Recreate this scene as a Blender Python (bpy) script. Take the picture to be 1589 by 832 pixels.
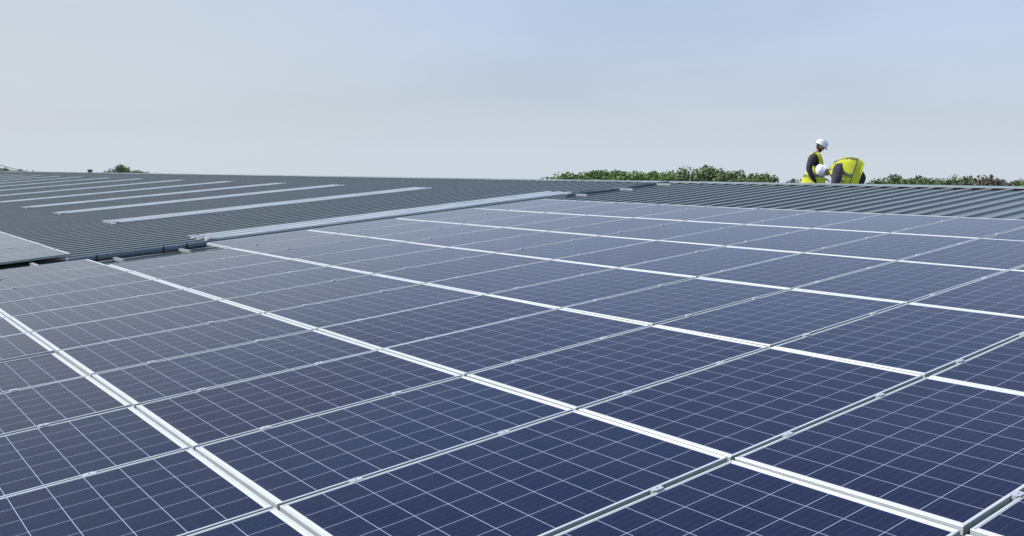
import bpy, bmesh, math, random
from mathutils import Vector, Matrix, Quaternion
random.seed(7)
S = bpy.context.scene
COL = S.collection
for o in list(bpy.data.objects): bpy.data.objects.remove(o)

# ------------------------------------------------------------------ place
# Roof plane: u runs along the ridge, v up the slope, h square to the sheet
# (h = 0 is the top of the solar panels).
TH = math.radians(5.8)
Z0 = 5.1
CT, ST = math.cos(TH), math.sin(TH)
def P(u, v, h=0.0):
    return Vector((u, v * CT - h * ST, Z0 + v * ST + h * CT))
RX = Matrix.Rotation(TH, 3, 'X')
ROT = (TH, 0, 0)

# ------------------------------------------------------------------ camera
cam = bpy.data.cameras.new('camera'); co = bpy.data.objects.new('camera', cam); COL.objects.link(co)
cam.sensor_width = 36.0; cam.lens = 1409.3 / 1589 * 36.0
cam.clip_start = 0.05; cam.clip_end = 6000
Mc = Matrix(((0.6170471904978291, 0.7845299995933381, -0.06136321729515845),
             (-0.08625632124306014, 0.14493815960254625, 0.9856737680067583),
             (0.7821845125955575, -0.6029142639124603, 0.15710435584841792)))
Wc = (RX @ Mc.transposed())
CAM = P(2.43497, -1.35295, 1.49526)
co.matrix_world = Matrix.Translation(CAM) @ Wc.to_4x4()
S.camera = co
F = 1409.35
def ray(px, py):      # direction of a sight line (photo pixels)
    return (Wc @ Vector(((px - 794.5) / F, -(py - 416) / F, -1.0)))
def at_depth(px, py, d):   # world point d metres deep along the view axis
    return CAM + ray(px, py) * d

# ------------------------------------------------------------------ sky, sun, exposure
SUN_EL = math.radians(44)
sun_az = math.radians(180 + 42)           # measured from +X, towards -Y
sd = Vector((math.cos(sun_az) * math.cos(SUN_EL), math.sin(sun_az) * math.cos(SUN_EL), math.sin(SUN_EL)))
W = bpy.data.worlds.new('World'); S.world = W; W.use_nodes = True
nt = W.node_tree; N = nt.nodes; L = nt.links
for n in list(N): N.remove(n)
out = N.new('ShaderNodeOutputWorld'); bg = N.new('ShaderNodeBackground')
sky = N.new('ShaderNodeTexSky'); sky.sky_type = 'NISHITA'; sky.sun_disc = False
sky.sun_elevation = SUN_EL; sky.sun_rotation = math.atan2(sd.x, sd.y) % (2 * math.pi)
sky.air_density = 1.0; sky.dust_density = 2.5; sky.ozone_density = 1.5; sky.altitude = 20
tc = N.new('ShaderNodeTexCoord'); sep = N.new('ShaderNodeSeparateXYZ'); L.new(tc.outputs['Generated'], sep.inputs[0])
# thin high haze: a pale veil, thick near the horizon, with a few soft streaks of blue
ramp = N.new('ShaderNodeValToRGB'); L.new(sep.outputs['Z'], ramp.inputs[0])
e = ramp.color_ramp.elements
e[0].position = 0.0; e[0].color = (6.15, 6.9, 7.65, 1)
e[1].position = 0.17; e[1].color = (5.75, 6.75, 8.8, 1)
x = e.new(0.07); x.color = (6.2, 6.95, 7.95, 1)
x = e.new(0.36); x.color = (4.5, 5.9, 9.0, 1)
x = e.new(0.8); x.color = (3.2, 4.6, 8.0, 1)
mp = N.new('ShaderNodeMapping'); mp.inputs['Scale'].default_value = (1.3, 1.3, 5.0); mp.inputs['Rotation'].default_value = (0.25, 0.1, 0.4)
L.new(tc.outputs['Generated'], mp.inputs[0])
nz = N.new('ShaderNodeTexNoise'); nz.inputs['Scale'].default_value = 1.3; nz.inputs['Detail'].default_value = 5; nz.inputs['Roughness'].default_value = 0.5
L.new(mp.outputs[0], nz.inputs[0])
mr = N.new('ShaderNodeMapRange'); L.new(nz.outputs[0], mr.inputs[0])
mr.inputs[1].default_value = 0.36; mr.inputs[2].default_value = 0.60; mr.inputs[3].default_value = 0.74; mr.inputs[4].default_value = 0.90
mr.interpolation_type = 'SMOOTHSTEP'
# veil is complete at the horizon and thins upward
mz = N.new('ShaderNodeMapRange'); L.new(sep.outputs['Z'], mz.inputs[0])
mz.inputs[1].default_value = 0.03; mz.inputs[2].default_value = 0.30; mz.inputs[3].default_value = 0.97; mz.inputs[4].default_value = 0.0
mx = N.new('ShaderNodeMath'); mx.operation = 'MAXIMUM'; L.new(mr.outputs[0], mx.inputs[0]); L.new(mz.outputs[0], mx.inputs[1])
mix = N.new('ShaderNodeMix'); mix.data_type = 'RGBA'
dt = N.new('ShaderNodeVectorMath'); dt.operation = 'DOT_PRODUCT'; L.new(tc.outputs['Generated'], dt.inputs[0])
dt.inputs[1].default_value = (-0.98, -0.17, 0)      # the veil is milky towards the west
md = N.new('ShaderNodeMapRange'); md.interpolation_type = 'SMOOTHSTEP'; L.new(dt.outputs['Value'], md.inputs[0])
md.inputs[1].default_value = 0.62; md.inputs[2].default_value = 0.98; md.inputs[3].default_value = 0.0; md.inputs[4].default_value = 1.0
veil = N.new('ShaderNodeMix'); veil.data_type = 'RGBA'; L.new(md.outputs[0], veil.inputs['Factor']); L.new(ramp.outputs[0], veil.inputs['A'])
veil.inputs['B'].default_value = (6.4, 6.95, 7.6, 1)
L.new(mx.outputs[0], mix.inputs['Factor']); L.new(sky.outputs[0], mix.inputs['A']); L.new(veil.outputs['Result'], mix.inputs['B'])
L.new(mix.outputs['Result'], bg.inputs[0]); bg.inputs[1].default_value = 0.10
L.new(bg.outputs[0], out.inputs[0])

sl = bpy.data.lights.new('sun', 'SUN'); so = bpy.data.objects.new('sun', sl); COL.objects.link(so)
sl.energy = 4.0; sl.angle = math.radians(0.6); sl.color = (1.0, 0.96, 0.89)
so.rotation_euler = (-sd).to_track_quat('-Z', 'Y').to_euler(); so.location = (0, 0, 60)
S.view_settings.view_transform = 'Standard'; S.view_settings.look = 'None'
S.view_settings.exposure = 0.0; S.view_settings.gamma = 1.0
S.view_settings.use_curve_mapping = False
S.render.engine = 'CYCLES'

# ------------------------------------------------------------------ materials
def principled(name, col, rough=0.5, metal=0.0, spec=None):
    m = bpy.data.materials.new(name); m.use_nodes = True
    b = m.node_tree.nodes['Principled BSDF']
    b.inputs['Base Color'].default_value = (*col, 1); b.inputs['Roughness'].default_value = rough
    b.inputs['Metallic'].default_value = metal
    if spec is not None: b.inputs['Specular IOR Level'].default_value = spec
    return m, m.node_tree, b
def math_node(nt, op, a, b=None, c=None):
    n = nt.nodes.new('ShaderNodeMath'); n.operation = op
    for i, v in enumerate((a, b, c)):
        if v is None: continue
        if isinstance(v, (int, float)): n.inputs[i].default_value = v
        else: nt.links.new(v, n.inputs[i])
    return n.outputs[0]
def mixc(nt, f, a, b):
    n = nt.nodes.new('ShaderNodeMix'); n.data_type = 'RGBA'
    for k, v in (('Factor', f), ('A', a), ('B', b)):
        if isinstance(v, (int, float)): n.inputs[k].default_value = v
        elif isinstance(v, tuple): n.inputs[k].default_value = (*v, 1)
        else: nt.links.new(v, n.inputs[k])
    return n.outputs['Result']
def noise(nt, scale, detail=3, vec='Object', rough=0.5, stretch=None):
    t = nt.nodes.new('ShaderNodeTexCoord'); n = nt.nodes.new('ShaderNodeTexNoise')
    n.inputs['Scale'].default_value = scale; n.inputs['Detail'].default_value = detail; n.inputs['Roughness'].default_value = rough
    src = t.outputs[vec]
    if stretch:
        m = nt.nodes.new('ShaderNodeMapping'); m.inputs['Scale'].default_value = stretch; nt.links.new(src, m.inputs[0]); src = m.outputs[0]
    nt.links.new(src, n.inputs['Vector']); return n.outputs[0]
def maprange(nt, v, a, b, c, d):
    n = nt.nodes.new('ShaderNodeMapRange'); nt.links.new(v, n.inputs[0])
    for i, x in enumerate((a, b, c, d)): n.inputs[i + 1].default_value = x
    return n.outputs[0]
def mottled(name, c1, c2, scale, rough=0.6, metal=0.0, spec=None, stretch=None, bump=0.0):
    m, nt, b = principled(name, c1, rough, metal, spec)
    f = maprange(nt, noise(nt, scale, 5, stretch=stretch), 0.35, 0.65, 0, 1)
    nt.links.new(mixc(nt, f, c1, c2), b.inputs['Base Color'])
    if bump:
        bn = nt.nodes.new('ShaderNodeBump'); bn.inputs['Strength'].default_value = bump; bn.inputs['Distance'].default_value = 0.02
        nt.links.new(f, bn.inputs['Height']); nt.links.new(bn.outputs[0], b.inputs['Normal'])
    return m

PW, PL, PH = 0.987, 1.643, 0.035      # panel width, length, frame height
UPI, VPI = 1.012, 1.6635              # pitches
CELL = 0.1585; CELLX = 0.1600

def cell_material():
    m, nt, b = principled('photovoltaic_cells', (0.01, 0.012, 0.05), 0.16)
    L = nt.links
    t = nt.nodes.new('ShaderNodeTexCoord'); s = nt.nodes.new('ShaderNodeSeparateXYZ'); L.new(t.outputs['Object'], s.inputs[0])
    oi = nt.nodes.new('ShaderNodeObjectInfo')
    gx = math_node(nt, 'DIVIDE', math_node(nt, 'ADD', s.outputs[0], 3 * CELLX), CELLX)
    gy = math_node(nt, 'DIVIDE', math_node(nt, 'ADD', s.outputs[1], 5 * CELL), CELL)
    def edge(g):   # distance to the nearest cell border, in metres
        fr = math_node(nt, 'FRACT', g)
        return math_node(nt, 'MULTIPLY', math_node(nt, 'SUBTRACT', 0.5, math_node(nt, 'ABSOLUTE', math_node(nt, 'SUBTRACT', fr, 0.5))), CELL)
    lx = math_node(nt, 'LESS_THAN', edge(gx), 0.0011)
    ly = math_node(nt, 'LESS_THAN', edge(gy), 0.0013)
    ox = math_node(nt, 'GREATER_THAN', math_node(nt, 'ABSOLUTE', s.outputs[0]), 3 * CELLX)
    oy = math_node(nt, 'GREATER_THAN', math_node(nt, 'ABSOLUTE', s.outputs[1]), 5 * CELL)
    white = math_node(nt, 'MAXIMUM', math_node(nt, 'MAXIMUM', lx, ly), math_node(nt, 'MAXIMUM', ox, oy))
    # busbars: four ribbons down every cell
    fb = math_node(nt, 'FRACT', math_node(nt, 'MULTIPLY', gx, 4.0))
    db = math_node(nt, 'ABSOLUTE', math_node(nt, 'SUBTRACT', fb, 0.5))
    bus = math_node(nt, 'LESS_THAN', db, 0.014)
    # cell to cell tint
    cmb = nt.nodes.new('ShaderNodeCombineXYZ')
    L.new(math_node(nt, 'FLOOR', gx), cmb.inputs[0]); L.new(math_node(nt, 'FLOOR', gy), cmb.inputs[1])
    L.new(math_node(nt, 'MULTIPLY', oi.outputs['Random'], 91.7), cmb.inputs[2])
    wn = nt.nodes.new('ShaderNodeTexWhiteNoise'); wn.noise_dimensions = '3D'; L.new(cmb.outputs[0], wn.inputs['Vector'])
    # crystal grain of the silicon
    vo = nt.nodes.new('ShaderNodeTexVoronoi'); vo.inputs['Scale'].default_value = 90
    L.new(t.outputs['Object'], vo.inputs['Vector'])
    sepc = nt.nodes.new('ShaderNodeSeparateColor'); L.new(vo.outputs['Color'], sepc.inputs[0])
    c = mixc(nt, wn.outputs['Value'], (0.002, 0.011, 0.038), (0.008, 0.012, 0.036))
    c = mixc(nt, math_node(nt, 'MULTIPLY', sepc.outputs[0], 0.38), c, (0.014, 0.030, 0.10))
    c = mixc(nt, maprange(nt, oi.outputs['Random'], 0, 1, 0.0, 0.7), c, (0.009, 0.008, 0.036))
    c = mixc(nt, math_node(nt, 'MULTIPLY', bus, 0.15), c, (0.35, 0.38, 0.45))
    c = mixc(nt, math_node(nt, 'MULTIPLY', white, 0.92), c, (0.52, 0.57, 0.70))
    marg = math_node(nt, 'MAXIMUM', ox, oy)
    c = mixc(nt, marg, c, (0.72, 0.74, 0.72))
    # a film of dust, drying marks along the lower frame
    dn = maprange(nt, noise(nt, 2.2, 6, rough=0.65), 0.35, 0.75, 0.0, 0.014)
    low = maprange(nt, s.outputs[1], -0.81, -0.76, 0.03, 0.0)
    c = mixc(nt, math_node(nt, 'ADD', dn, low), c, (0.42, 0.41, 0.40))
    L.new(c, b.inputs['Base Color'])
    L.new(maprange(nt, noise(nt, 3.0, 4), 0.3, 0.7, 0.04, 0.09), b.inputs['Roughness'])
    b.inputs['IOR'].default_value = 1.19
    b.inputs['Specular Tint'].default_value = (0.45, 0.85, 1.0, 1)
    return m
M_CELL = cell_material()
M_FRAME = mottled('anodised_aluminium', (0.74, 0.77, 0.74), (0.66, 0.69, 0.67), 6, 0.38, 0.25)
M_SIDE_SHADE = mottled('shaded_frame_side', (0.34, 0.38, 0.37), (0.27, 0.31, 0.30), 9, 0.5, 0.2)  # frame aluminium darkened to paint in the shade of the panel joints
M_RAIL = mottled('mill_aluminium', (0.78, 0.80, 0.80), (0.66, 0.68, 0.68), 14, 0.35, 0.5)
M_CLAMP = mottled('clamp_aluminium', (0.62, 0.64, 0.66), (0.52, 0.54, 0.56), 30, 0.45, 0.25)
M_BOLT, _, _ = principled('stainless_bolt', (0.55, 0.56, 0.57), 0.3, 0.9)
M_BLACK, _, _ = principled('black_backsheet', (0.03, 0.03, 0.035), 0.6)

def roof_material():
    m, nt, b = principled('slate_grey_coated_steel', (0.20, 0.25, 0.26), 0.42)
    f = maprange(nt, noise(nt, 0.9, 6, rough=0.6, stretch=(3.0, 0.5, 1)), 0.3, 0.7, 0, 1)
    c = mixc(nt, f, (0.110, 0.132, 0.122), (0.134, 0.154, 0.142))
    g = maprange(nt, noise(nt, 14, 5, rough=0.7), 0.60, 0.75, 0, 0.35)
    c = mixc(nt, g, c, (0.13, 0.15, 0.15))
    # each sheet has weathered a little differently
    t_ = nt.nodes.new('ShaderNodeTexCoord'); s_ = nt.nodes.new('ShaderNodeSeparateXYZ'); nt.links.new(t_.outputs['Object'], s_.inputs[0])
    w_ = nt.nodes.new('ShaderNodeTexWhiteNoise'); w_.noise_dimensions = '1D'; nt.links.new(math_node(nt, 'FLOOR', s_.outputs[0]), w_.inputs['W'])
    c = mixc(nt, maprange(nt, w_.outputs['Value'], 0, 1, 0, 0.28), c, (0.085, 0.105, 0.10))
    nt.links.new(c, b.inputs['Base Color'])
    nt.links.new(maprange(nt, f, 0, 1, 0.22, 0.30), b.inputs['Roughness'])
    return m
M_ROOF = roof_material()
M_FLASH = mottled('ridge_flashing_steel', (0.27, 0.325, 0.315), (0.22, 0.27, 0.265), 1.5, 0.45)
M_SKYL = mottled('weathered_translucent_sheet', (0.72, 0.74, 0.71), (0.56, 0.59, 0.57), 2.5, 0.35, stretch=(4, .6, 1))
M_SEAL = mottled('crumbling_sealant', (0.72, 0.72, 0.70), (0.30, 0.32, 0.32), 30, 0.8, bump=0.6)
M_PAN_SHADE, _, _ = principled('pan_shade_black', (0.012, 0.014, 0.016), 0.9)  # painted shade for the pan openings below the ridge
M_WALL = mottled('pale_wall_cladding', (0.42, 0.44, 0.43), (0.36, 0.38, 0.37), 0.7, 0.6)
M_PIPE = mottled('galvanised_conduit', (0.10, 0.13, 0.15), (0.17, 0.205, 0.23), 40, 0.5, 0.2, bump=0.3)
M_GRASS = mottled('meadow_grass', (0.055, 0.085, 0.028), (0.10, 0.12, 0.045), 0.15, 0.95)
M_BARK = mottled('bark', (0.10, 0.08, 0.06), (0.16, 0.13, 0.10), 9, 0.9)
def leaf_material(name, a, b_, c_):
    m, nt, b = principled(name, a, 0.55, spec=0.25)
    f = maprange(nt, noise(nt, 0.8, 3, vec='Object'), 0.38, 0.62, 0, 1)
    g = maprange(nt, noise(nt, 5.0, 2, vec='Object'), 0.4, 0.62, 0, 0.8)
    nt.links.new(mixc(nt, g, mixc(nt, f, a, b_), c_), b.inputs['Base Color'])
    return m
M_LEAF = [leaf_material('hedge_leaves', (0.095, 0.165, 0.045), (0.14, 0.23, 0.055), (0.18, 0.27, 0.08)),
          leaf_material('olive_leaves', (0.105, 0.150, 0.055), (0.14, 0.190, 0.065), (0.19, 0.23, 0.10)),
          leaf_material('dry_leaves', (0.10, 0.095, 0.065), (0.085, 0.095, 0.045), (0.19, 0.16, 0.12))]
M_VEST = mottled('high_visibility_yellow', (1.0, 1.0, 0.09), (0.94, 0.97, 0.07), 5, 0.7)
M_BAND = mottled('reflective_tape', (0.36, 0.38, 0.22), (0.30, 0.31, 0.20), 12, 0.45, 0.2)
M_JACKET = mottled('dark_work_jacket', (0.030, 0.030, 0.042), (0.055, 0.052, 0.066), 9, 0.85)
M_TROUS = mottled('navy_work_trousers', (0.012, 0.018, 0.034), (0.022, 0.028, 0.046), 9, 0.85)
M_SKIN, _, _ = principled('skin', (0.52, 0.30, 0.22), 0.55)
M_HAIR, _, _ = principled('dark_hair', (0.025, 0.018, 0.014), 0.7)
M_GLOVE = mottled('blue_work_glove', (0.03, 0.07, 0.22), (0.05, 0.10, 0.28), 12, 0.7)
M_HELMET, _, _ = principled('white_helmet_shell', (0.86, 0.87, 0.87), 0.25)
M_GREY, _, _ = principled('grey_helmet_peak', (0.25, 0.27, 0.29), 0.4)
M_BOOT, _, _ = principled('boot_leather', (0.05, 0.035, 0.025), 0.6)
M_WOOD = mottled('weathered_pole_wood', (0.14, 0.11, 0.085), (0.2, 0.17, 0.14), 6, 0.9)
M_CABLE, _, _ = principled('overhead_cable', (0.05, 0.05, 0.055), 0.6)

# ------------------------------------------------------------------ mesh helpers
def tag(o, label=None, cat=None, group=None, kind=None):
    if label: o['label'] = label
    if cat: o['category'] = cat
    if group: o['group'] = group
    if kind: o['kind'] = kind
    return o
def empty(name, loc=(0, 0, 0), rot=(0, 0, 0)):
    o = bpy.data.objects.new(name, None); o.empty_display_size = 0.1; COL.objects.link(o)
    o.location = loc; o.rotation_euler = rot; return o
def link(name, bm, mats, parent=None, smooth=False, loc=None, rot=None):
    me = bpy.data.meshes.new(name)
    bmesh.ops.recalc_face_normals(bm, faces=bm.faces)
    bm.to_mesh(me); bm.free()
    for m in (mats if isinstance(mats, (list, tuple)) else [mats]): me.materials.append(m)
    if smooth:
        for p in me.polygons: p.use_smooth = True
    o = bpy.data.objects.new(name, me); COL.objects.link(o)
    if parent: o.parent = parent
    if loc is not None: o.location = loc
    if rot is not None: o.rotation_euler = rot
    return o
def box(bm, x0, x1, y0, y1, z0, z1, mi=0, M=None, bevel=0.0):
    vs = [bm.verts.new((x, y, z)) for z in (z0, z1) for y in (y0, y1) for x in (x0, x1)]
    if M is not None:
        for v in vs: v.co = M @ v.co
    fs = []
    for idx in ((0, 1, 3, 2), (4, 6, 7, 5), (0, 4, 5, 1), (2, 3, 7, 6), (0, 2, 6, 4), (1, 5, 7, 3)):
        f = bm.faces.new([vs[i] for i in idx]); f.material_index = mi; fs.append(f)
    if bevel:
        es = list({e for f in fs for e in f.edges})
        bmesh.ops.bevel(bm, geom=es, offset=bevel, segments=2, affect='EDGES', profile=0.5)
def tube(bm, pts, rad, seg=10, mi=0, cap=True):
    rings = []
    for i, p in enumerate(pts):
        p = Vector(p)
        a = Vector(pts[max(i - 1, 0)]); b = Vector(pts[min(i + 1, len(pts) - 1)])
        d = (b - a).normalized() if (b - a).length > 1e-9 else Vector((0, 0, 1))
        ref = Vector((0, 0, 1)) if abs(d.z) < 0.9 else Vector((1, 0, 0))
        x = d.cross(ref).normalized(); y = d.cross(x).normalized()
        r = rad[i] if isinstance(rad, (list, tuple)) else rad
        rings.append([bm.verts.new(p + (x * math.cos(2 * math.pi * k / seg) + y * math.sin(2 * math.pi * k / seg)) * r) for k in range(seg)])
    for a, b in zip(rings, rings[1:]):
        for k in range(seg):
            f = bm.faces.new((a[k], a[(k + 1) % seg], b[(k + 1) % seg], b[k])); f.material_index = mi; f.smooth = True
    if cap:
        for r in (rings[0][::-1], rings[-1]):
            f = bm.faces.new(r); f.material_index = mi

# ------------------------------------------------------------------ ground
bm = bmesh.new()
n = 48; prev = None
rings = [0, 30, 80, 200, 600, 2500]
c0 = bm.verts.new((0, 0, 0)); last = None
for r in rings[1:]:
    ring = [bm.verts.new((r * math.cos(2 * math.pi * k / n), r * math.sin(2 * math.pi * k / n), 0)) for k in range(n)]
    for k in range(n):
        if last is None: bm.faces.new((c0, ring[k], ring[(k + 1) % n]))
        else: bm.faces.new((last[k], ring[k], ring[(k + 1) % n], last[(k + 1) % n]))
    last = ring
g = link('ground', bm, M_GRASS); g['kind'] = 'structure'

# ------------------------------------------------------------------ the building under the panels
HC, HP = -0.100, -0.128          # rib crest and pan, below the panels' top
RP = 1 / 3.0                     # rib pitch
UL, UR = -118.0, 14.0
V0, VR = -9.0, 14.75             # eave and ridge
TH2 = math.radians(15.0)         # the far slope falls more steeply
bld = empty('industrial_building', (0, 0, 0))
tag(bld, 'long low industrial building whose slate grey ribbed metal roof carries the solar array', 'building')
def profile(u_from, u_to, lift=0.0):
    """(u, h) points of the trapezoid sheet between two u values"""
    k0 = math.floor(u_from / RP); pts = []
    k = k0
    while k * RP < u_to + RP:
        b = k * RP
        for du, h in ((0.0, HP), (0.205, HP), (0.219, HC), (0.319, HC)):
            pts.append((b + du, h + lift))
        k += 1
    return [p for p in pts if u_from - 1e-6 <= p[0] <= u_to + 1e-6]
def sheet(bm, pts, va, vb, fn, thick=0.0, mi=0):
    a = [bm.verts.new(fn(u, va, h)) for u, h in pts]
    b = [bm.verts.new(fn(u, vb, h)) for u, h in pts]
    for i in range(len(pts) - 1):
        f = bm.faces.new((a[i], a[i + 1], b[i + 1], b[i])); f.material_index = mi
    if thick:
        c = [bm.verts.new(fn(u, va, h - thick)) for u, h in pts]
        d = [bm.verts.new(fn(u, vb, h - thick)) for u, h in pts]
        for i in range(len(pts) - 1):
            for q in ((c[i + 1], c[i], d[i], d[i + 1]), (a[i], c[i], c[i + 1], a[i + 1]), (b[i + 1], d[i + 1], d[i], b[i])):
                f = bm.faces.new(q); f.material_index = mi
        for i in (0, -1):
            f = bm.faces.new((a[i], b[i], d[i], c[i])); f.material_index = mi
RID = P(0, VR, HC)
def P2(u, s, h):                 # far slope: s metres down from the ridge
    c, s_ = math.cos(TH2), math.sin(TH2)
    hh = h - HC
    return Vector((u, RID.y + s * c + hh * s_, RID.z - s * s_ + hh * c))
bm = bmesh.new()
# sheets are laid in courses: every sheet laps a little over the one below it
sheet(bm, profile(UL, UR), V0, 5.9, P, 0.004)
sheet(bm, profile(UL, UR, 0.0045), 5.75, VR - 0.03, P, 0.004)
link('roof_sheeting', bm, M_ROOF, bld)
bm = bmesh.new()
sheet(bm, profile(UL, UR), 0.03, 14.0, P2, 0.004)
link('roof_sheeting', bm, M_ROOF, bld)
# ridge flashing: two wings and a turned down lip each side, in 3 m lengths
bm = bmesh.new()
u = UL
while u < UR:
    u1 = min(u + 3.0, UR)
    j = random.uniform(-0.003, 0.003)
    wing = 0.27 + j
    top = RID.z + 0.026 + j * 0.5
    A = P(0, VR - wing, HC + 0.020); B = P2(0, wing, HC + 0.020)
    A2 = P(0, VR - wing - 0.004, HC + 0.002); B2 = P2(0, wing + 0.004, HC + 0.002)
    pr = [(A.y, A.z), (RID.y, top), (B.y, B.z), (B2.y, B2.z)]
    ua, ub = u, u1 + 0.04
    hi = 0.0015 * (int((u - UL) / 3) % 2)
    va = [bm.verts.new((ua, y, z + hi)) for y, z in pr]; vb = [bm.verts.new((ub, y, z + hi)) for y, z in pr]
    for i in range(3): bm.faces.new((va[i], va[i + 1], vb[i + 1], vb[i]))
    # the lip facing the array is notched over the pans and comes down on the ribs
    us = [ua]; k = math.ceil((ua - 0.21) / RP)
    while k * RP + 0.21 < ub:
        us += [x for x in (k * RP + 0.206, k * RP + 0.216, k * RP + 0.322, k * RP + 0.332) if ua < x < ub]; k += 1
    us.append(ub)
    def lip(x):
        f = (x / RP) % 1.0 * RP
        return 0.001 if 0.212 < f < 0.326 else 0.012
    lv = [(bm.verts.new((x, A.y, A.z + hi)), bm.verts.new(P(x, VR - wing - 0.003, HC + lip(x)) + Vector((0, 0, hi)))) for x in us]
    for a_, b_ in zip(lv, lv[1:]): bm.faces.new((a_[0], a_[1], b_[1], b_[0]))
    u = u1
link('ridge_flashing', bm, M_FLASH, bld)
# black strip standing in for the shade in the open pans under the flashing
bm = bmesh.new()
a = [bm.verts.new(P(u, v, h)) for u in (UL + 0.4, UR - 0.4) for v in (VR - 0.262, VR - 0.21) for h in (HP - 0.01, HC + 0.021)]
for q in ((0, 1, 3, 2), (4, 6, 7, 5), (0, 4, 5, 1), (2, 3, 7, 6), (0, 2, 6, 4), (1, 5, 7, 3)): bm.faces.new([a[i] for i in q])
link('pan_shade_strip', bm, M_PAN_SHADE, bld)
# walls
E0 = P(0, V0 + 0.25, HP - 0.02); E1 = P2(0, 13.75, HP - 0.02); RD = P(0, VR, HP - 0.05)
bm = bmesh.new()
box(bm, UL + 0.3, UR - 0.3, E0.y, E0.y + 0.2, 0, E0.z)
box(bm, UL + 0.3, UR - 0.3, E1.y - 0.2, E1.y, 0, E1.z)
for xx in (UL + 0.3, UR - 0.5):
    q = [(E0.y + 0.21, 0), (E1.y - 0.21, 0), (E1.y - 0.21, E1.z), (RD.y, RD.z), (E0.y + 0.21, E0.z)]
    a = [bm.verts.new((xx, y, z)) for y, z in q]; b = [bm.verts.new((xx + 0.2, y, z)) for y, z in q]
    bm.faces.new(a); bm.faces.new(b[::-1])
    for i in range(5): bm.faces.new((a[i], b[i], b[(i + 1) % 5], a[(i + 1) % 5]))
link('wall', bm, M_WALL, bld)

# skylights: pale ribbed sheets, following the ribs
SK = [-13.05, -18.95, -23.75, -28.1, -33.1, -38.9, -44.9, -51.0, -57.0, -63.0, -69.0, -75.0, -81.0, -87.0, -93.0]
for i, uc in enumerate(SK):
    k = round((uc - 0.5) / RP); ua = k * RP + 0.175; ub = ua + 3 * RP + 0.135
    v0s, v1s = 3.92, 12.1
    bm = bmesh.new()
    pts = profile(ua - 0.001, ub, 0.009)
    vv = [v0s, 6.4, 6.41, 9.3, 9.31, v1s]
    # three sheets end to end, each a touch higher where it laps the next
    for q in range(0, 6, 2):
        lift = 0.002 * (q // 2)
        sheet(bm, [(a, h + lift) for a, h in pts], vv[q] + (0 if q == 0 else -0.12), vv[q + 1], P, 0.003)
    o = link('skylight', bm, M_SKYL, bld)
    # ragged mastic strip at the lower end
    bm = bmesh.new(); rr = []
    for q in range(49):
        f = q / 48; a = pts[0][0] + (pts[-1][0] - pts[0][0]) * f
        h = next(h0 + (h1 - h0) * (a - a0) / max(a1 - a0, 1e-9) for (a0, h0), (a1, h1) in zip(pts, pts[1:]) if a <= a1 + 1e-6)
        lo = random.uniform(0.05, 0.13); hi = random.uniform(0.03, 0.12); t_ = random.uniform(0.006, 0.013)
        rr.append([bm.verts.new(P(a, v0s - lo, h - 0.004)), bm.verts.new(P(a, v0s - lo * 0.5, h + t_)), bm.verts.new(P(a, v0s + hi * 0.5, h + t_)), bm.verts.new(P(a, v0s + hi, h + 0.001))])
    for a_, b_ in zip(rr, rr[1:]):
        for q in range(3): bm.faces.new((a_[q], a_[q + 1], b_[q + 1], b_[q]))
    link('sealant', bm, M_SEAL, o)

# fixing screws along the sheet laps, seen as small bright dots
bm = bmesh.new()
for v in (5.83, 12.6, 13.9, 3.2, 9.0):
    k = math.floor(-24 / RP)
    while k * RP < 3:
        if not (v < 10.5 and k * RP > -12.2):
            cc = P(k * RP + 0.244, v, HC + 0.008)
            box(bm, -0.008, 0.008, -0.008, 0.008, -0.006, 0.004, M=Matrix.Translation(cc))
        k += 1
sc = link('roof_screw', bm, M_BOLT, bld); sc['kind'] = 'stuff'

# ------------------------------------------------------------------ solar panels
def panel_meshes():
    bm = bmesh.new(); w, l, f = PW / 2, PL / 2, 0.0105
    # frame: outer and inner loop with a small chamfer
    def loop(dx, z): return [bm.verts.new((sx * (w - dx), sy * (l - dx), z)) for sx, sy in ((-1, -1), (1, -1), (1, 1), (-1, 1))]
    Ls = [loop(0.028, -PH), loop(0, -PH), loop(0, -0.0012), loop(0.0012, 0), loop(f - 0.001, 0), loop(f, -0.001), loop(f, -0.0065), loop(0.0035, -0.0068), loop(0.0035, -PH + 0.002), loop(0.028, -PH + 0.002)]
    for a, b in zip(Ls, Ls[1:] + Ls[:1]):
        for i in range(4): bm.faces.new((a[i], a[(i + 1) % 4], b[(i + 1) % 4], b[i]))
    for f_ in bm.faces:       # long outer walls carry the joint shade as a darker colour
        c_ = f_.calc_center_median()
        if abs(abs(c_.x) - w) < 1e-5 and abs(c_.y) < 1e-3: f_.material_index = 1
    frame = bm
    bm = bmesh.new()
    box(bm, -w + 0.012, w - 0.012, -l + 0.012, l - 0.012, -0.006, -0.002)
    for f_ in bm.faces:
        if f_.calc_center_median().z < -0.0055: f_.material_index = 1
    glass = bm
    return frame, glass
fr_bm, gl_bm = panel_meshes()
def clamp_bm():
    bm = bmesh.new()
    box(bm, -0.018, 0.018, -0.022, 0.022, 0.0006, 0.0026, bevel=0.0006)
    box(bm, -0.0085, 0.0085, -0.030, 0.030, -0.032, 0.0006)
    bmesh.ops.create_cone(bm, cap_ends=True, segments=6, radius1=0.0055, radius2=0.0055, depth=0.004, matrix=Matrix.Translation((0, 0, 0.0048)))
    return bm
proto = empty('solar_panel'); proto.rotation_euler = ROT
pf = link('frame', fr_bm, [M_FRAME, M_SIDE_SHADE], proto); pg = link('glass', gl_bm, [M_CELL, M_BLACK], proto)
pc = link('clamp', clamp_bm(), M_CLAMP, proto)
CLV = (-0.44, 0.36)
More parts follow.
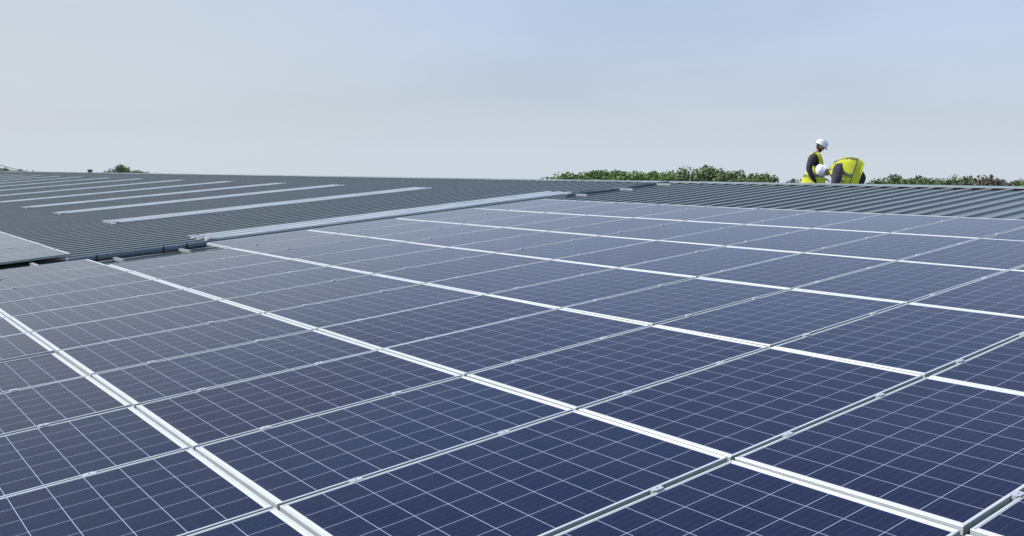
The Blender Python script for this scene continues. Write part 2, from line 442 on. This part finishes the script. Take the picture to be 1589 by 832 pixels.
ORD = ['', 'first', 'second', 'third', 'fourth', 'fifth', 'sixth', 'seventh', 'eighth', 'ninth', 'tenth', 'eleventh', 'twelfth', 'thirteenth', 'fourteenth', 'fifteenth', 'sixteenth']
def project(p):
    q = Wc.transposed() @ (p - CAM)
    if q.z > -0.1: return None
    return (794.5 + F * q.x / -q.z, 416 - F * q.y / -q.z)
def seen(uc, vc):
    n = 0
    for a in range(-4, 5):
        for b in range(-4, 5):
            q = project(P(uc + a * PW / 8.2, vc + b * PL / 8.2, 0))
            if q and -3 < q[0] < 1592 and q[1] < 835: n += 1
    return n
rows = {}
for r in range(-2, 6):
    first = 10 if r == 1 else 11
    lst = []
    for i in range(first, -5, -1):
        uc = -(i - 0.5) * UPI; vc = (r + 0.5) * VPI
        s = seen(uc, vc)
        near = any(seen(uc + a * UPI, vc + b * VPI) for a in (-1, 0, 1) for b in (-1, 0, 1))
        if s or near: lst.append((uc, vc, s))
    rows[r] = lst
ROWN = {5: 'top row', 4: 'second row from the top', 3: 'third row from the top', 2: 'fourth row from the top', 1: 'fifth row from the top', 0: 'sixth row from the top', -1: 'lowest row in view', -2: 'row below the frame'}
made = []
GR = 'solar panels clamped in rows on the roof'
def place_panel(uc, vc, label, group, clamps=True):
    if not made: o, f, g_, c = proto, pf, pg, pc
    else:
        o = proto.copy(); COL.objects.link(o)
        f = pf.copy(); g_ = pg.copy(); 
        for x in (f, g_): COL.objects.link(x); x.parent = o
    made.append(o)
    o.location = P(uc, vc, random.uniform(-0.0015, 0.0015))
    o.rotation_euler = (TH + math.radians(random.gauss(0, 0.16)), math.radians(random.gauss(0, 0.16)), random.gauss(0, 0.0006))
    o['label'] = label; o['category'] = 'solar panel'; o['group'] = group
    if clamps:
        for q, cv in enumerate(CLV):
            if q == 0 and len(made) == 1: c = pc
            else: c = pc.copy(); COL.objects.link(c); c.parent = o
            c.location = (UPI / 2, cv + random.uniform(-0.02, 0.02), 0.0018)
    return o
for r in range(5, -3, -1):
    vis = [t for t in rows[r] if t[2]]
    nv = len(vis); k = 0
    for (uc, vc, s) in rows[r]:
        if s:
            k += 1
            if nv == 1: pos = 'the only one in view'
            elif k == 1: pos = 'leftmost of its row'
            elif k == nv: pos = 'rightmost of its row'
            else: pos = ORD[k] + ' from the left'
            if r == 1 and k == 1: lab = 'dark blue solar panel beside the open notch with the conduit, fifth row from the top'
            else: lab = 'dark blue solar panel in the ' + ROWN[r] + ', ' + pos
            place_panel(uc, vc, lab, GR)
        else:
            place_panel(uc, vc, 'dark blue solar panel just past the edge of the picture', 'solar panels past the picture edge')
print('panels', len(made), {r: len([t for t in rows[r] if t[2]]) for r in rows})
# the separate block on the left, across the walkway gap
for k in range(7):
    uc = -12.10 - PW / 2 - k * UPI
    for r in (0, -1):
        vc = (r + 0.5) * VPI
        s = seen(uc, vc)
        if r == 0 and s:
            lab = 'hazy grey-blue solar panel in the separate block past the gap, ' + (['nearest the gap', 'second from the gap', 'third from the gap', 'fourth from the gap', 'fifth from the gap', 'sixth from the gap', 'seventh from the gap'][k])
            place_panel(uc, vc, lab, 'solar panels in the separate block', clamps=(k > 0))
        else:
            place_panel(uc, vc, 'dark blue solar panel just past the edge of the picture', 'solar panels past the picture edge', clamps=(k > 0))

# ------------------------------------------------------------------ mounting rail stubs
def rail_bm(l):
    bm = bmesh.new()
    # open channel section
    box(bm, -l / 2, l / 2, -0.020, 0.020, 0.0, 0.004)
    box(bm, -l / 2, l / 2, -0.020, -0.016, 0.0045, 0.038)
    box(bm, -l / 2, l / 2, 0.016, 0.020, 0.0045, 0.038)
    box(bm, -l / 2, l / 2, -0.0205, -0.006, 0.0385, 0.042)
    box(bm, -l / 2, l / 2, 0.006, 0.0205, 0.0385, 0.042)
    return bm
def bolt_bm(l):
    bm = bmesh.new()
    for s in (-1, 1):
        bmesh.ops.create_cone(bm, cap_ends=True, segments=6, radius1=0.008, radius2=0.008, depth=0.01, matrix=Matrix.Translation((s * l * 0.4, 0, 0.009)))
    return bm
def rail(u, v, l, label, h=HC + 0.006):
    t = empty('mounting_rail', P(u, v, h), ROT)
    tag(t, label, 'mounting rail', 'short aluminium rails fixed across the roof ribs')
    link('channel', rail_bm(l), M_RAIL, t); link('screw', bolt_bm(l), M_BOLT, t)
rail(-11.16, 2.06, 0.50, 'short aluminium rail sticking out beside the conduit, lower of the two in the notch')
rail(-11.16, 3.00, 0.50, 'short aluminium rail sticking out beside the conduit, upper of the two in the notch')
rail(-11.78, 1.10, 0.46, 'rail end poking out of the dark gap under the separate left block')
rail(-11.80, 11.45, 0.62, 'empty aluminium rail just above the top left corner of the array')
rail(-11.75, 12.75, 0.62, 'empty aluminium rail on the bare roof halfway from array to ridge')
rail(-11.75, 13.95, 0.62, 'empty aluminium rail lying just under the ridge')
# ------------------------------------------------------------------ flexible conduit
def conduit(u, va, vb, r, label):
    t = empty('cable_conduit', P(u, va, HC), ROT)
    tag(t, label, 'conduit', 'dark corrugated conduit lengths running up the roof')
    bm = bmesh.new(); pts = []; rad = []
    n_ = int((vb - va) / 0.02)
    for i in range(n_ + 1):
        s = (vb - va) * i / n_
        pts.append((0.022 * math.sin(s * 1.9), s, r + 0.006 + 0.006 * math.sin(s * 3.1)))
        rad.append(r if i % 2 else r * 0.90)
    tube(bm, pts, rad, 14)
    link('corrugated_hose', bm, M_PIPE, t, smooth=True)
    for s in (0.38, 1.32, (vb - va) - 0.3):
        if s < vb - va:
            bm = bmesh.new(); tube(bm, [(0.022 * math.sin(s * 1.9), s - 0.012, r + 0.006), (0.022 * math.sin(s * 1.9), s + 0.012, r + 0.006)], r + 0.004, 16)
            link('strap', bm, M_BLACK, t, smooth=True)
conduit(-11.42, 1.45, 3.42, 0.055, 'thick dark grey ribbed conduit lying in the notch at the left of the array')
conduit(-11.85, 11.2, 14.35, 0.030, 'dark conduit running over bare roof from the array top to the ridge')

# ------------------------------------------------------------------ small things on the far ridge
pb = P(-66.0, VR, HC + 0.03)
q = project(pb)
t = empty('roof_vent', pb); tag(t, 'small dark square vent box on the far left ridge', 'roof vent')
bm = bmesh.new(); box(bm, -0.125, 0.125, -0.125, 0.125, -0.02, 0.10, bevel=0.01); link('stack', bm, M_CABLE, t)
bm = bmesh.new(); box(bm, -0.15, 0.15, -0.15, 0.15, 0.105, 0.19, bevel=0.015); link('cowl', bm, M_CABLE, t)

# ------------------------------------------------------------------ trees beyond the building
def make_tree(px, ytop, depth, width, mat, label, group, spread=1.0, density=1.0, name='hedgerow_tree', seed=0):
    rnd = random.Random(seed * 13 + 5)
    top = at_depth(px, ytop - 2.5, depth)
    h = top.z; width *= 1.95; base = Vector((top.x, top.y, 0))
    t = empty(name, base, (0, 0, rnd.uniform(0, 6.28))); tag(t, label, 'tree', group)
    R = width / 2
    bm = bmesh.new()
    trunk = [(0, 0, -0.1), (0.05, 0.02, h * 0.2), (-0.06, 0.05, h * 0.42), (0.03, 0.0, h * 0.62)]
    r0 = 0.10 + 0.02 * h
    tube(bm, trunk, [r0, r0 * 0.85, r0 * 0.65, r0 * 0.4], 8)
    link('trunk', bm, M_BARK, t)
    # clumps
    clumps = []
    n_ = int(60 * density)
    for i in range(n_):
        a = rnd.uniform(0, 6.283); rr = R * math.sqrt(rnd.uniform(0.05, 1)) * 0.86
        zz = rnd.uniform(0.34, 0.90)
        dome = max(0.05, 1 - (rr / R) ** 2) ** 0.28
        z = h * (0.36 + (0.55 * dome) * (zz - 0.2) / 0.7)
        clumps.append((Vector((rr * math.cos(a), rr * math.sin(a) * spread, z)), rnd.uniform(0.5, 0.95)))
    for i in range(int(26 * density)):      # crest clumps give the uneven outline
        a = rnd.uniform(0, 6.283); rr = R * rnd.uniform(0, 0.8)
        dome = max(0.05, 1 - (rr / R) ** 2) ** 0.28
        clumps.append((Vector((rr * math.cos(a), rr * math.sin(a) * spread, h * (0.60 + 0.33 * dome) + rnd.uniform(-0.3, 0.05))), rnd.uniform(0.3, 0.6)))
    clumps.append((Vector((0, 0, h - 0.45)), 0.45))
    bm = bmesh.new()
    for c, cr in clumps[::2]:
        s = Vector((0.02, 0.02, h * rnd.uniform(0.3, 0.6)))
        m_ = s.lerp(c, 0.5) + Vector((0, 0, 0.2))
        tube(bm, [s, m_, c], [0.06, 0.04, 0.012], 5)
    link('limbs', bm, M_BARK, t)
    bm = bmesh.new()
    for c, cr in clumps:
        for _ in range(int(270 * cr)):
            d = Vector((rnd.gauss(0, 1), rnd.gauss(0, 1), rnd.gauss(0, 1))).normalized() * cr * (rnd.random() ** 0.45)
            p = c + Vector((d.x, d.y, d.z * 0.8))
            s = rnd.uniform(0.04, 0.09)
            nrm = (d + Vector((rnd.gauss(0, .5), rnd.gauss(0, .5), rnd.gauss(0, .5) + 0.4))).normalized()
            x = nrm.orthogonal().normalized(); x = Quaternion(nrm, rnd.uniform(0, 6.28)) @ x; y = nrm.cross(x)
            bm.faces.new([bm.verts.new(p + x * s * a + y * s * b) for a, b in ((-1.3, 0), (0, -.75), (1.3, 0), (0, .75))])
    # twigs standing out of the outline
    link('crown', bm, mat, t)
    return t
TG = 'hedgerow trees beyond the ridge'
TR = [ # px, ytop, depth, width, material, label
 (884, 267, 46, 2.9, 0, 'low green tree at the left end of the hedgerow beyond the ridge'),
 (930, 262, 49, 3.6, 0, 'bright green rounded tree, second from the left end of the hedgerow'),
 (960, 263, 50, 2.6, 0, 'mid green rounded crown set back between two leafy hedgerow trees'),
 (1014, 264, 52, 2.8, 0, 'small green crown filling the middle of the long hedgerow'),
 (1165, 272, 52, 2.0, 0, 'low dark bush at the foot of the pale thin-leaved tree'),
 (985, 263, 47, 3.6, 0, 'leafy green tree, third from the left end of the hedgerow'),
 (1040, 263, 50, 3.6, 0, 'dark green tree left of the tallest hedgerow crown'),
 (1098, 255, 48, 3.8, 1, 'tallest olive green crown of the hedgerow, left of the workers'),
 (1140, 266, 51, 2.6, 0, 'drooping green tree at the right shoulder of the tallest crown'),
 (1188, 268, 58, 3.4, 1, 'pale thin-leaved tree standing between the hedgerow and the workers'),
 (1357, 279, 47, 1.6, 1, 'small sparse shrub just right of the bending worker'),
 (1388, 268, 46, 2.6, 1, 'dense olive tree, first big crown right of the bending worker'),
 (1430, 272, 50, 2.8, 1, 'grey green tree, second big crown right of the bending worker'),
 (1468, 275, 47, 2.3, 1, 'low grey green tree in the middle of the right hand hedgerow'),
 (1502, 271, 49, 2.4, 1, 'grey green tree just left of the brownish one'),
 (1538, 271, 46, 2.6, 2, 'brownish half-dry tree near the right edge of the picture'),
 (1582, 276, 48, 2.3, 1, 'grey green tree cut by the right edge of the picture'),
]
for i, (px, yt, d, w_, mi, lab) in enumerate(TR):
    make_tree(px, yt, d, w_, M_LEAF[mi], lab, TG, density=(0.55 if 'thin' in lab or 'sparse' in lab else 1.0), seed=i)
make_tree(188, 256, 92, 2.4, M_LEAF[1], 'small dark tree top alone above the far left ridge', 'trees beyond the far left ridge', density=0.6, seed=31)
make_tree(210, 264, 100, 3.6, M_LEAF[1], 'low tree trailing right of the lone far left tree top', 'trees beyond the far left ridge', density=0.7, seed=32)
make_tree(8, 261, 120, 5.0, M_LEAF[0], 'faint green tree top at the left edge of the picture', 'trees beyond the far left ridge', density=0.8, seed=33)

# ------------------------------------------------------------------ overhead line at the far left
pt = at_depth(51, 264.5, 105); pn = at_depth(-160, 188, 70)
def pole(top, label):
    t = empty('utility_pole', (top.x, top.y, 0)); tag(t, label, 'utility pole')
    bm = bmesh.new(); tube(bm, [(0, 0, -0.3), (0, 0, top.z * 0.5), (0, 0, top.z)], [0.15, 0.13, 0.10], 10); link('shaft', bm, M_WOOD, t, smooth=True)
    bm = bmesh.new(); box(bm, -0.5, 0.5, 0.11, 0.19, top.z - 0.55, top.z - 0.45); link('crossarm', bm, M_WOOD, t)
    for s in (-0.42, 0.42):
        bm = bmesh.new(); bmesh.ops.create_cone(bm, cap_ends=True, segments=8, radius1=0.05, radius2=0.035, depth=0.12, matrix=Matrix.Translation((s, 0.15, top.z - 0.385))); link('insulator', bm, M_GREY, t)
pole(pt, 'thin pole tip showing just above the ridge at the far left')
pole(pn, 'wooden pole carrying the overhead wires left of the picture')
for s, lab in ((0.42, 'upper overhead wire sloping down to the far left ridge'), (-0.42, 'lower overhead wire sloping down to the far left ridge')):
    bm = bmesh.new()
    a = pn + Vector((s, 0.15, -0.32 - (0.42 - s) * 0.9)); b = pt + Vector((s, 0.15, -0.32))
    pts = []
    for k in range(17):
        f = k / 16; p = a.lerp(b, f); p.z -= 4 * 0.5 * f * (1 - f); pts.append(p)
    tube(bm, pts, 0.030, 6)
    tag(link('overhead_wire', bm, M_CABLE), lab, 'wire', 'overhead wires')

# ------------------------------------------------------------------ people
def skin_body(name, verts, edges, regions, mats, parent, root=0, extra=None):
    """verts: (x,y,z,rx,ry); grown with the Skin modifier, baked to one mesh;
    regions: material index per skeleton edge"""
    me = bpy.data.meshes.new('skeleton'); me.from_pydata([v[:3] for v in verts], edges, [])
    ob = bpy.data.objects.new('skeleton', me); COL.objects.link(ob)
    mod = ob.modifiers.new('skin', 'SKIN'); mod.use_smooth_shade = True; mod.branch_smoothing = 0.4
    sv = me.skin_vertices[0].data if me.skin_vertices else None
    if sv is None:
        bm = bmesh.new(); bm.from_mesh(me); bm.verts.layers.skin.verify(); bm.to_mesh(me); bm.free(); sv = me.skin_vertices[0].data
    for i, v in enumerate(verts):
        sv[i].radius = (v[3], v[4]); sv[i].use_root = (i == root)
    sub = ob.modifiers.new('sub', 'SUBSURF'); sub.levels = 2; sub.render_levels = 2
    dg = bpy.context.evaluated_depsgraph_get(); dg.update()
    ev = ob.evaluated_get(dg); em = bpy.data.meshes.new_from_object(ev)
    bpy.data.objects.remove(ob)
    bm = bmesh.new(); bm.from_mesh(em)
    seg = [(Vector(verts[a][:3]), Vector(verts[b][:3])) for a, b in edges]
    for f in bm.faces:
        c = f.calc_center_median(); best = None
        for (a, b), mi in zip(seg, regions):
            ab = b - a; t_ = max(0, min(1, (c - a).dot(ab) / max(ab.length_squared, 1e-9)))
            d = (c - (a + ab * t_)).length
            if best is None or d < best[0]: best = (d, mi)
        f.material_index = best[1]; f.smooth = True
    if extra: extra(bm)
    me2 = bpy.data.meshes.new(name); bm.to_mesh(me2); bm.free()
    for m in mats: me2.materials.append(m)
    o = bpy.data.objects.new(name, me2); COL.objects.link(o); o.parent = parent
    return o
def loft(bm, rings, seg=24, keep=None, mi=0, band=None, thick=0.012):
    """rings: (centre, axis1, axis2, r1, r2)"""
    vs = []
    for c, a1, a2, r1, r2 in rings:
        c = Vector(c); a1 = Vector(a1).normalized(); a2 = Vector(a2).normalized()
        row = []
        for k in range(seg):
            t_ = 2 * math.pi * k / seg; cs, sn = math.cos(t_), math.sin(t_)
            e_ = 0.95; wr = 1 + 0.022 * math.sin(2.3 * k + 1.7 * len(vs)) + 0.016 * math.sin(5.1 * k - 2.9 * len(vs))
            row.append(bm.verts.new(c + a1 * (r1 * wr * math.copysign(abs(cs) ** e_, cs)) + a2 * (r2 * wr * math.copysign(abs(sn) ** e_, sn))))
        vs.append(row)
    fs = []
    for i in range(len(vs) - 1):
        for k in range(seg):
            if keep and not keep(i, k, seg): continue
            f = bm.faces.new((vs[i][k], vs[i][(k + 1) % seg], vs[i + 1][(k + 1) % seg], vs[i + 1][k]))
            f.smooth = True; f.material_index = band(i, k, seg) if band else mi
            fs.append(f)
    r = bmesh.ops.solidify(bm, geom=fs, thickness=-thick)
    loose = [v for v in bm.verts if not v.link_faces]
    bmesh.ops.delete(bm, geom=loose, context='VERTS')
def hand(bm, wrist, d, palm_n, r=1.0, mi=0):
    """palm and five bent fingers"""
    d = Vector(d).normalized(); n = Vector(palm_n); n = (n - d * n.dot(d)).normalized(); s = d.cross(n)
    w = Vector(wrist)
    M = Matrix((s, d, n)).transposed().to_4x4(); M.translation = w + d * 0.045
    box(bm, -0.040 * r, 0.040 * r, -0.045, 0.045, -0.014, 0.014, mi, M=M, bevel=0.009)
    for i, (off, ln) in enumerate(((-0.030, 0.070), (-0.010, 0.080), (0.010, 0.075), (0.030, 0.058))):
        b = w + d * 0.088 + s * off * r
        p1 = b + d * ln * 0.45 - n * 0.008; p2 = p1 + (d * 0.75 - n * 0.65) * ln * 0.33; p3 = p2 + (d * 0.35 - n * 0.9) * ln * 0.28
        tube(bm, [b, p1, p2, p3], [0.0095, 0.009, 0.0082, 0.0065], 8, mi)
    b = w + d * 0.03 + s * -0.034 * r
    tube(bm, [b, b - s * 0.022 + d * 0.022 - n * .004, b - s * 0.028 + d * 0.052 - n * 0.014], [0.012, 0.011, 0.008], 8, mi)
def head_bm(bm, M, mi_skin, mi_hair, beard=False):
    """face looks along +x of M, up is +z, centre of the skull at the origin"""
    def add(fn, mi):
        b0 = len(bm.faces); fn(); bm.faces.ensure_lookup_table()
        for f in bm.faces[b0:]: f.material_index = mi; f.smooth = True
    def ell(c, r, sub=2): bmesh.ops.create_icosphere(bm, subdivisions=sub, radius=1.0, matrix=M @ Matrix.Translation(c) @ Matrix.Diagonal((*r, 1)))
    b0 = len(bm.verts)
    # skull and jaw as one surface
    rings = []
    for z, cx_, rx, ry in ((-0.125, 0.045, 0.018, 0.016), (-0.115, 0.036, 0.045, 0.038), (-0.085, 0.022, 0.068, 0.056), (-0.045, 0.008, 0.086, 0.068), (0.0, 0.0, 0.094, 0.075),
                           (0.045, -0.004, 0.096, 0.078), (0.08, -0.006, 0.082, 0.068), (0.105, -0.006, 0.055, 0.045), (0.115, -0.006, 0.015, 0.012)):
        rings.append([bm.verts.new(M @ Vector((cx_ + rx * math.cos(2 * math.pi * k / 16), ry * math.sin(2 * math.pi * k / 16), z))) for k in range(16)])
    for i in range(len(rings) - 1):
        for k in range(16):
            f = bm.faces.new((rings[i][k], rings[i][(k + 1) % 16], rings[i + 1][(k + 1) % 16], rings[i + 1][k])); f.smooth = True
            ang = abs(((k + 0.5) / 16 * 2 * math.pi + math.pi) % (2 * math.pi) - math.pi)
            hair = (i >= 6) or (i >= 2 and ang > 1.75) or (beard and i <= 2 and ang < 1.9)
            f.material_index = mi_hair if hair else mi_skin
    for r_ in (rings[0][::-1], rings[-1]):
        f = bm.faces.new(r_); f.material_index = mi_hair if beard else mi_skin
    add(lambda: ell((0.098, 0, -0.022), (0.016, 0.012, 0.024)), mi_skin)      # nose
    for s in (-1, 1):
        add(lambda: ell((-0.004, 0.077 * s, -0.018), (0.018, 0.009, 0.030)), mi_skin)    # ears
        add(lambda: ell((0.084, 0.029 * s, 0.006), (0.007, 0.012, 0.007)), mi_hair)      # eyes
        add(lambda: ell((0.088, 0.030 * s, 0.024), (0.006, 0.018, 0.004)), mi_hair)      # brows
    add(lambda: ell((0.079, 0, -0.064), (0.008, 0.022, 0.006)), mi_hair if beard else mi_skin)   # mouth
def helmet(parent, M):
    bm = bmesh.new(); rows_ = []
    prof = [(0.0, 1.0), (0.045, 0.985), (0.085, 0.90), (0.115, 0.74), (0.135, 0.50), (0.145, 0.22)]
    for z, f in prof:
        rows_.append([bm.verts.new(M @ Vector((0.142 * f * math.cos(2 * math.pi * k / 28), 0.118 * f * math.sin(2 * math.pi * k / 28), z + 0.022))) for k in range(28)])
    for a, b in zip(rows_, rows_[1:]):
        for k in range(28): bm.faces.new((a[k], a[(k + 1) % 28], b[(k + 1) % 28], b[k]))
    bm.faces.new(rows_[-1])
    # rolled rim
    rim = [bm.verts.new(M @ Vector((0.150 * math.cos(2 * math.pi * k / 28), 0.127 * math.sin(2 * math.pi * k / 28), 0.012))) for k in range(28)]
    for k in range(28): bm.faces.new((rim[k], rim[(k + 1) % 28], rows_[0][(k + 1) % 28], rows_[0][k]))
    for f in bm.faces: f.smooth = True
    # crest ribs
    for y in (-0.028, 0, 0.028):
        tube(bm, [M @ Vector((0.150 * math.cos(t_), y, 0.04 + 0.128 * math.sin(t_))) for t_ in [math.radians(a) for a in range(22, 160, 12)]], 0.0075, 6)
    h = link('helmet', bm, M_HELMET, parent)
    bm = bmesh.new(); pk = []
    for k in range(-5, 6):
        a = k / 5 * 1.05
        pk.append((bm.verts.new(M @ Vector((0.146 * math.cos(a), 0.124 * math.sin(a), 0.022))), bm.verts.new(M @ Vector((0.135 * math.cos(a) + 0.062 * (1 - (k / 5.5) ** 2), 0.128 * math.sin(a), 0.004)))))
    fs = [bm.faces.new((a[0], a[1], b[1], b[0])) for a, b in zip(pk, pk[1:])]
    bmesh.ops.solidify(bm, geom=fs, thickness=0.004)
    link('peak', bm, M_GREY, h)
MATS = [M_JACKET, M_TROUS, M_SKIN, M_HAIR, M_GLOVE, M_BOOT, M_HELMET]
right = (Wc @ Vector((1, 0, 0))); yaw = math.atan2(right.y, right.x)
def far_z(y): # height of the far slope's ribs at world y
    return RID.z - (y - RID.y) * math.tan(TH2) + 0.006
def stand_at(px, beyond):
    r = ray(px, 288); k = (RID.y + beyond - CAM.y) / r.y
    p = CAM + r * k; return Vector((p.x, p.y, far_z(p.y)))

# --- worker A: upright, facing right, looking down
pa = stand_at(1261, 2.85)
A = empty('person', pa, (0, 0, yaw)); tag(A, 'person standing upright in yellow vest and white helmet, looking down at the roof', 'person')
slope_dy = -math.tan(TH2) # ground falls away from the camera (local +y roughly)
V = [(0.00, 0, 0.93, .15, .17),      # 0 pelvis
     (0.01, 0, 1.08, .135, .155),    # 1 waist
     (0.035, 0, 1.28, .15, .185),    # 2 chest
     (0.030, 0, 1.42, .12, .16),     # 3 upper chest
     (0.055, 0, 1.52, .062, .062),   # 4 neck
     (0.085, 0, 1.60, .055, .055),   # 5 neck top
     (-.12, -.20, 1.38, .090, .088),  # 6 shoulder near
     (-.20, -.27, 1.13, .078, .075),# 7 elbow
     (-.12, -.29, 0.95, .062, .060), # 8 forearm
     (-.01, -.26, 0.81, .040, .040), # 9 wrist
     (0.02, .20, 1.41, .070, .070),  # 10 far shoulder
     (0.05, .26, 1.13, .056, .056),
     (0.20, .22, 1.00, .046, .046),
     (0.32, .18, 0.92, .034, .034),  # 13
     (0.0, -.10, 0.84, .10, .10), (0.02, -.11, 0.48, .066, .066), (-.01, -.11, 0.12, .048, .048), (0.10, -.12, 0.05, .044, .044), # 14-17 leg
     (0.0, .10, 0.82, .10, .10), (0.03, .11, 0.44, .066, .066), (0.0, .12, 0.06, .048, .048), (0.11, .13, -0.01, .044, .044)]
Ed = [(0, 1), (1, 2), (2, 3), (3, 4), (4, 5), (3, 6), (6, 7), (7, 8), (8, 9), (3, 10), (10, 11), (11, 12), (12, 13), (0, 14), (14, 15), (15, 16), (16, 17), (0, 18), (18, 19), (19, 20), (20, 21)]
Rg = [1, 0, 0, 0, 2, 0, 0, 0, 0, 0, 0, 0, 0, 1, 1, 1, 5, 1, 1, 1, 5]
HM = Matrix.Translation((0.135, 0.0, 1.665)) @ Matrix.Rotation(math.radians(-12), 4, 'Z') @ Matrix.Rotation(math.radians(30), 4, 'Y')
def exA(bm):
    head_bm(bm, HM, 2, 3, beard=True)
    hand(bm, (-0.005, -.26, 0.81), (0.18, 0.05, -1), (0.1, 1, 0), mi=4)
    hand(bm, (0.33, .175, 0.915), (0.9, -0.1, -0.4), (0, 0, 1), mi=4)
skin_body('body', V, Ed, Rg, MATS, A, extra=exA)
helmet(A, HM @ Matrix.Translation((0, 0, 0.012)))
X, Y = (1, 0, 0), (0, 1, 0)
bm = bmesh.new()
ringsA = [((0.015, 0, 0.80), X, Y, .285, .24), ((0.02, 0, 0.88), X, Y, .265, .235), ((0.02, 0, 0.94), X, Y, .25, .23), ((0.02, 0, 1.0), X, Y, .235, .225), ((0.045, 0, 1.06), X, Y, .195, .22), ((0.065, 0, 1.2), X, Y, .165, .195),
          ((0.06, 0, 1.32), X, Y, .155, .185), ((0.045, 0, 1.40), X, Y, .145, .17), ((0.025, 0, 1.47), X, Y, .13, .15), ((0.03, 0, 1.515), X, Y, .095, .10)]
def keepA(i, k, seg):
    a = abs(((k + 0.5) / seg * 2 * math.pi + math.pi) % (2 * math.pi) - math.pi)
    if i >= 3 and a < 0.22 + 0.06 * i: return False     # open front
    if 5 <= i <= 7 and abs(a - math.pi / 2 - .5) < 0.55: return False   # arm holes
    return True
loft(bm, ringsA, keep=keepA, band=lambda i, k, s: 1 if i in (2,) else 0)
link('vest', bm, [M_VEST, M_BAND], A)

# --- worker B: bent far forward to the left, back towards the camera
pbn = stand_at(1337, 2.5)
B = empty('person', pbn, (0, 0, yaw)); tag(B, 'person bending over in yellow vest and white helmet, back to the camera', 'person')
Ax = Vector((-1, 0.05, 0.06)).normalized()
Wd = Vector((-0.36, -0.55, -0.74)); Wd = (Wd - Ax * Wd.dot(Ax)).normalized()
Nn = Ax.cross(Wd).normalized()
if Nn.z < 0: Nn = -Nn
def tb(s, w=0.0, n=0.0):      # torso coordinates from the hips
    return Vector((0.06, 0, 1.0)) + Ax * s + Wd * w + Nn * n
def v5(p, a, b): return (p.x, p.y, p.z, a, b)
VB = [v5(tb(-.09, 0, .02) + Vector((-.02, 0, .10)), .28, .26), v5(tb(.20, 0, .03), .15, .15), v5(tb(.44, 0, .04), .16, .16), v5(tb(.61, 0, .02), .13, .13),
      v5(tb(.74, .04, .0), .062, .062), v5(tb(.82, .05, -.02), .055, .055),
      (-0.66, -.30, .95, .12, .115), (-0.73, -.40, .68, .105, .10), (-0.73, -.40, .52, .075, .075), (-0.73, -.38, .40, .040, .040),
      v5(tb(.60, -.16, .0), .09, .09), (-0.42, .22, .84, .070, .070), (-0.44, .18, .62, .056, .056), (-0.46, .14, .46, .036, .036),
      (-0.02, -.08, .84, .13, .13), (-0.24, -.13, .48, .080, .080), (-0.10, -.13, .12, .050, .050), (-0.22, -.14, .05, .046, .046),
      (0.04, .12, .86, .13, .13), (-0.18, .14, .46, .080, .080), (-0.06, .15, .06, .050, .050), (-0.18, .15, -0.01, .046, .046)]
RgB = list(Rg)
hc = tb(.90, .06, -.06)
# crown of the head points left, face turned down and towards the camera
up = (Vector((-0.93, -0.05, 0.30))).normalized(); fwd = Vector((-0.1, -0.62, -0.78)); fwd = (fwd - up * fwd.dot(up)).normalized(); side = up.cross(fwd)
HB = Matrix((fwd, side, up)).transposed().to_4x4(); HB.translation = hc
def exB(bm):
    head_bm(bm, HB, 2, 3)
    hand(bm, (-0.735, -.38, 0.40), (-0.3, 0.0, -1), (0, 1, 0), mi=4)
    hand(bm, (-0.465, .14, 0.46), (-0.2, 0, -1), (0, 1, 0), mi=4)
skin_body('body', VB, Ed, RgB, MATS, B, extra=exB)
helmet(B, HB @ Matrix.Translation((0, 0, 0.012)))
bm = bmesh.new()
Ws = Vector((-0.40, -0.55, -0.74)).normalized()      # the loose vest hangs forward
rb = []
for s, w1, n1, r1, r2 in ((.13, .17, -.02, .36, .20), (.20, .15, .01, .39, .20), (.29, .13, .04, .41, .20), (.32, .125, .05, .41, .20), (.44, .09, .06, .39, .19), (.55, .05, .045, .34, .18), (.64, .03, .02, .28, .16), (.72, .03, 0, .18, .12), (.78, .03, -.01, .105, .09)):
    rb.append((tb(s, w1, n1), Ws, Nn, r1, r2))
def keepB(i, k, seg):
    a = ((k + 0.5) / seg * 2 * math.pi)
    if abs(a - 3 * math.pi / 2) < 0.35: return False    # open at the chest
    if 4 <= i <= 6 and min(a, 2 * math.pi - a) < 0.55: return False
    if 4 <= i <= 6 and abs(a - math.pi) < 0.45: return False
    return True
loft(bm, rb, keep=keepB, band=lambda i, k, s: 1 if i == 2 or (i > 2 and k in (3, 8)) else 0)
link('vest', bm, [M_VEST, M_BAND], B)
print('A', project(pa + Vector((0, 0, 1.83))), project(pa), 'B', project(pbn + Vector((0, 0, 1.2))), 'vent', q, 'ridge', [project(P(u, VR, HC + .03)) for u in (-100, -50, -20, -8.5, -4.3)])
